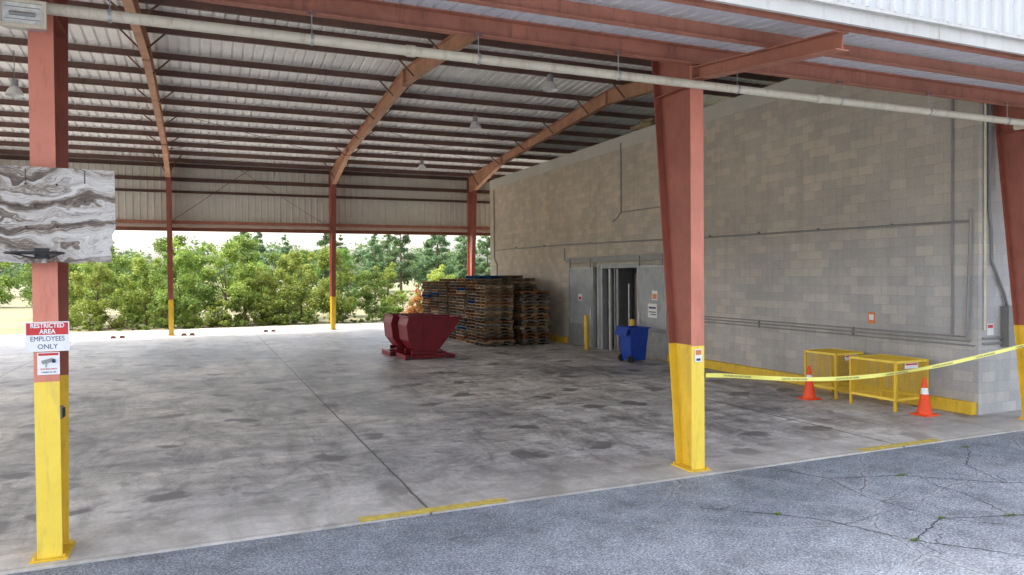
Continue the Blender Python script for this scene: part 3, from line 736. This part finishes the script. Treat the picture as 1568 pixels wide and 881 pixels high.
def cone(x,y):
    e=empty('traffic_cone'); mb=MB(); n=24
    mb.prism([(x-.18,y-.18,.001),(x+.18,y-.18,.001),(x+.18,y+.18,.001),(x-.18,y+.18,.001)],[(x-.165,y-.165,.03),(x+.165,y-.165,.03),(x+.165,y+.165,.03),(x-.165,y+.165,.03)],'orange')
    prof=[(.14,.03,'orange'),(.118,.14,'orange'),(.090,.30,'orange'),(.073,.40,'conewhite'),(.055,.52,'orange'),(.026,.71,'orange')]
    for (ra,za,k),(rb,zb,_) in zip(prof,prof[1:]):
        mb.prism([(x+ra*math.cos(2*math.pi*i/n),y+ra*math.sin(2*math.pi*i/n),za) for i in range(n)],[(x+rb*math.cos(2*math.pi*i/n),y+rb*math.sin(2*math.pi*i/n),zb) for i in range(n)],k,caps=(zb>.7))
    mb.build('cone_body',e)
cone(12.03,11.89); cone(12.60,9.60)

e=empty('caution_tape'); mb=MB()
ctrl=[(6.37,1.33),(7.4,1.21),(8.42,1.12),(9.6,1.10),(10.77,1.16),(12.0,1.28),(13.2,1.42),(13.85,1.50)]
xs=np.linspace(6.37,13.85,60); zs=np.interp(xs,[c[0] for c in ctrl],[c[1] for c in ctrl])
zs=np.convolve(np.pad(zs,4,'edge'),np.ones(9)/9,'valid')
for i in range(59):
    def P(j,s): 
        tw=.35*math.sin(xs[j]*1.7)+.2*math.sin(xs[j]*4.1); 
        return (xs[j],8.15+math.sin(tw)*.030*s,zs[j]+math.cos(tw)*.030*s)
    mb.quad([P(i,-1),P(i+1,-1),P(i+1,1),P(i,1)],'tape')
mb.build('ribbon',e,fixn=False,smooth=True)
for x in np.arange(6.9,13.3,1.05):
    z=float(np.interp(x,xs,zs)); z2=float(np.interp(x+.1,xs,zs)); 
    text('CAUTION  DO NOT ENTER',.034,(x,8.132,z),(math.radians(90),-math.atan2(z2-z,.1),0),'signink',e,1.15,.0)

# ------------------------------------------------------------------ vegetation
def leaf_mesh(name,centers,radii,nleaf,size,mat,trunk=None,flat=.8):
    nC=len(centers); C=np.array(centers);R=np.array(radii)
    w=R**2; idx=rng.choice(nC,size=nleaf,p=w/w.sum())
    d=rng.normal(size=(nleaf,3)); d/=np.linalg.norm(d,axis=1)[:,None]
    rr=R[idx]*(rng.random(nleaf)**.45)*(1+.18*rng.normal(size=nleaf))
    P=C[idx]+d*rr[:,None]*np.array([1,1,flat]); P[:,2]=np.maximum(P[:,2],.05)
    a=rng.normal(size=(nleaf,3)); a/=np.linalg.norm(a,axis=1)[:,None]
    nrm=d*.6+rng.normal(size=(nleaf,3))*.6+np.array([0,0,.5])
    a-=nrm*(np.sum(a*nrm,axis=1)/np.sum(nrm*nrm,axis=1))[:,None]; a/=np.linalg.norm(a,axis=1)[:,None]
    b=np.cross(nrm,a); b/=np.linalg.norm(b,axis=1)[:,None]
    s=size*rng.uniform(.6,1.4,nleaf)[:,None]; a=a*s; b=b*s*.6
    V=np.stack([P-a,P-b*.9,P+a,P+b*.9],axis=1).reshape(-1,3)
    F=np.arange(nleaf*4).reshape(-1,4)
    me=bpy.data.meshes.new(name)
    verts=V.tolist(); faces=F.tolist(); mi=[0]*nleaf
    if trunk:
        o=len(verts); verts+=trunk.v; faces+=[[q+o for q in f] for f in trunk.f]; mi+=[1]*len(trunk.f)
    me.from_pydata([tuple(v) for v in verts],[],faces); me.materials.append(M[mat]); me.materials.append(M['bark'])
    me.polygons.foreach_set('material_index',mi); me.update()
    return me
def broadleaf(name,h,w,n,size,mat,low=.08):
    cs=[];rs=[];tk=MB()
    tk.tube((0,0,0),(0.05,.05,h*.35),.035*h*.5,'bark',8,.02*h*.5); tk.tube((.05,.05,h*.35),(-.05,0,h*.75),.02*h*.5,'bark',7,.012)
    for i in range(int(34)):
        t=random.random(); z=h*(low+(.93-low)*t); prof=math.sin(math.pi*min(1,(.25+.72*t)))**.6
        a=random.random()*6.28; r=w*.5*prof*random.random()**.5
        c=(r*math.cos(a),r*math.sin(a),z); cs.append(c); rs.append(random.uniform(.05,.14)*h*(1.1-.4*t))
        if i%3==0: tk.tube((0,0,h*.25+.3*z*.5),c,.012*h*.5,'bark',5,.006)
    return leaf_mesh(name,cs,rs,n,size,mat,tk)
def pine(name,h,w,n,size,mat):
    cs=[];rs=[];tk=MB(); tk.tube((0,0,0),(0,0,h*.96),.02*h,'bark',8,.01)
    for i in range(46):
        t=random.random(); z=h*(.22+.76*t); r=w*.5*(1-t)**.75*random.uniform(.35,1); a=random.random()*6.28
        c=(r*math.cos(a),r*math.sin(a),z); cs.append(c); rs.append(h*random.uniform(.035,.07)*(1.25-.7*t)); tk.tube((0,0,z-.03*h),c,.004*h,'bark',4,.005)
    return leaf_mesh(name,cs,rs,n,size,mat,tk,.6)
bush=[broadleaf('bushy_tree',5.2,4.6,9500,.072,m,.05) for m in ('leaf','leaf2','leaf','leaf2','leaf2')]
mid=[broadleaf('tall_tree',9,7,9000,.13,m,.12) for m in ('leaf','leaf','leaf2')]
pines=[pine('pine',11,5,8000,.13,'pine') for _ in range(3)]
low=[broadleaf('low_shrub',1.8,2.6,3500,.055,m,.02) for m in ('leaf2','leaf')]
def put(me,name,x,y,s,sz=None):
    o=bpy.data.objects.new(name,me); COL.objects.link(o); o.location=(x,y,-.04); o.rotation_euler=(0,0,random.random()*6.28); o.scale=(s,s,sz or s); return o
R_=random.Random(3)
x=-5.4
while x<10.6:
    h=.96 if x>2 else 1.12
    if x>7.5: h=.7
    put(R_.choice(bush),'bushy_tree',x,46.2+R_.uniform(-.8,1.2),h*R_.uniform(.70,1.04)); x+=R_.uniform(1.7,2.5)
x=-6
while x<12:
    put(R_.choice(bush),'bushy_tree',x,50+R_.uniform(-1,2),(1.12 if x<3 else .90)*R_.uniform(.80,1.06)); x+=R_.uniform(2.4,3.4)
x=-5.6
while x<16:
    put(R_.choice(low),'shrub',x,44.3+R_.uniform(-.3,.6),R_.uniform(.5,1.15)); x+=R_.uniform(1.1,2.0)
for x,y,s in ((-9,62,.8),(-2,64,.72),(4,66,.60),(9,70,.62)):
    put(R_.choice(mid),'tree',x,y,s)
put(bush[1],'bushy_tree',14.6,46.5,.75)
x=4
while x<44:
    put(R_.choice(pines),'pine_tree',x,78+R_.uniform(0,22),R_.uniform(.64,1.02)); x+=R_.uniform(1.9,3.8)
x=-60
while x<-8:
    put(R_.choice(mid),'tree',x,86+R_.uniform(-4,8),R_.uniform(.8,1.1)); x+=R_.uniform(3,5)
dm=leaf_mesh('dead_sapling',[(0,0,.4),(.35,.1,.7),(-.35,0,.8),(.15,.1,1.2),(-.2,0,1.4),(0,0,1.7),(.55,0,.4),(-.6,0,.4),(.05,0,2.0)],[.42,.4,.38,.36,.3,.22,.38,.38,.12],2100,.055,'dead')
put(dm,'dead_sapling',12.2,43.5,1.1)
cs=[];rs=[]
for i in range(420):
    cs.append((R_.uniform(-150,190),R_.uniform(128,150),R_.uniform(1,8))); rs.append(R_.uniform(2,3.4))
me=leaf_mesh('distant_treeline',cs,rs,60000,.42,'pine'); o=bpy.data.objects.new('distant_treeline',me); COL.objects.link(o)
def weeds():
    vs=[];fs=[]
    spots=[(8.6,6.9,.06),(10.9,7.6,.06),(8.3,5.25,.07),(7.5,5.5,.04),(6.62,5.16,.04),(5.95,6.35,.04)]
    for (x,y,r) in spots:
        for i in range(45):
            a=R_.random()*6.28; d=r*R_.random(); px,py=x+d*math.cos(a)*1.8,y+d*math.sin(a)*.5
            h=R_.uniform(.015,.04); dx,dy=R_.uniform(-.03,.03),R_.uniform(-.03,.03); w=.005; o=len(vs)
            vs.extend([(px-w,py,-.02),(px+w,py,-.02),(px+dx,py+dy,-.02+h)]); fs.append((o,o+1,o+2))
    me=bpy.data.meshes.new('weeds'); me.from_pydata(vs,[],fs); me.materials.append(M['leaf']); o=bpy.data.objects.new('weeds',me); COL.objects.link(o)
weeds()

# ------------------------------------------------------------------ light, world
EL=math.radians(55); AZ=math.radians(-62)
sd_=Vector((math.sin(AZ)*math.cos(EL),math.cos(AZ)*math.cos(EL),math.sin(EL)))
ld=bpy.data.lights.new('sun','SUN'); ld.energy=5; ld.angle=math.radians(.5); ld.color=(1,.94,.84)
lo=bpy.data.objects.new('sun',ld); COL.objects.link(lo); lo.rotation_euler=sd_.to_track_quat('Z','Y').to_euler(); lo.location=(0,0,30)
w=bpy.data.worlds.new('World'); scene.world=w; w.use_nodes=True; nt=w.node_tree
sk=nt.nodes.new('ShaderNodeTexSky'); sk.sky_type='NISHITA'; sk.sun_disc=False; sk.sun_elevation=EL; sk.sun_rotation=AZ; sk.dust_density=5; sk.air_density=1.0; sk.ozone_density=1
hs=nt.nodes.new('ShaderNodeHueSaturation'); hs.inputs['Saturation'].default_value=.5
bg=nt.nodes['Background']; bg.inputs['Strength'].default_value=.82
nt.links.new(sk.outputs[0],hs.inputs['Color']); nt.links.new(hs.outputs[0],bg.inputs['Color'])
scene.view_settings.view_transform='Standard'; scene.view_settings.look='None'; scene.view_settings.exposure=0

# ------------------------------------------------------------------ camera
yaw,pi_,ro=[math.radians(a) for a in (23.101,0.885,-0.471)]
F=Vector((math.sin(yaw)*math.cos(pi_),math.cos(yaw)*math.cos(pi_),-math.sin(pi_)))
Rr=Vector((math.cos(yaw),-math.sin(yaw),0)); U=Rr.cross(F)
R2=Rr*math.cos(ro)+U*math.sin(ro); U2=-Rr*math.sin(ro)+U*math.cos(ro)
cam=bpy.data.cameras.new('camera'); co=bpy.data.objects.new('camera',cam); COL.objects.link(co)
mw=Matrix((R2,U2,-F)).transposed().to_4x4(); mw.translation=Vector((0,0,2.7)); co.matrix_world=mw
cam.sensor_width=36; cam.lens=36*1112.557/1568; cam.clip_end=3000; cam.clip_start=.05
scene.camera=co
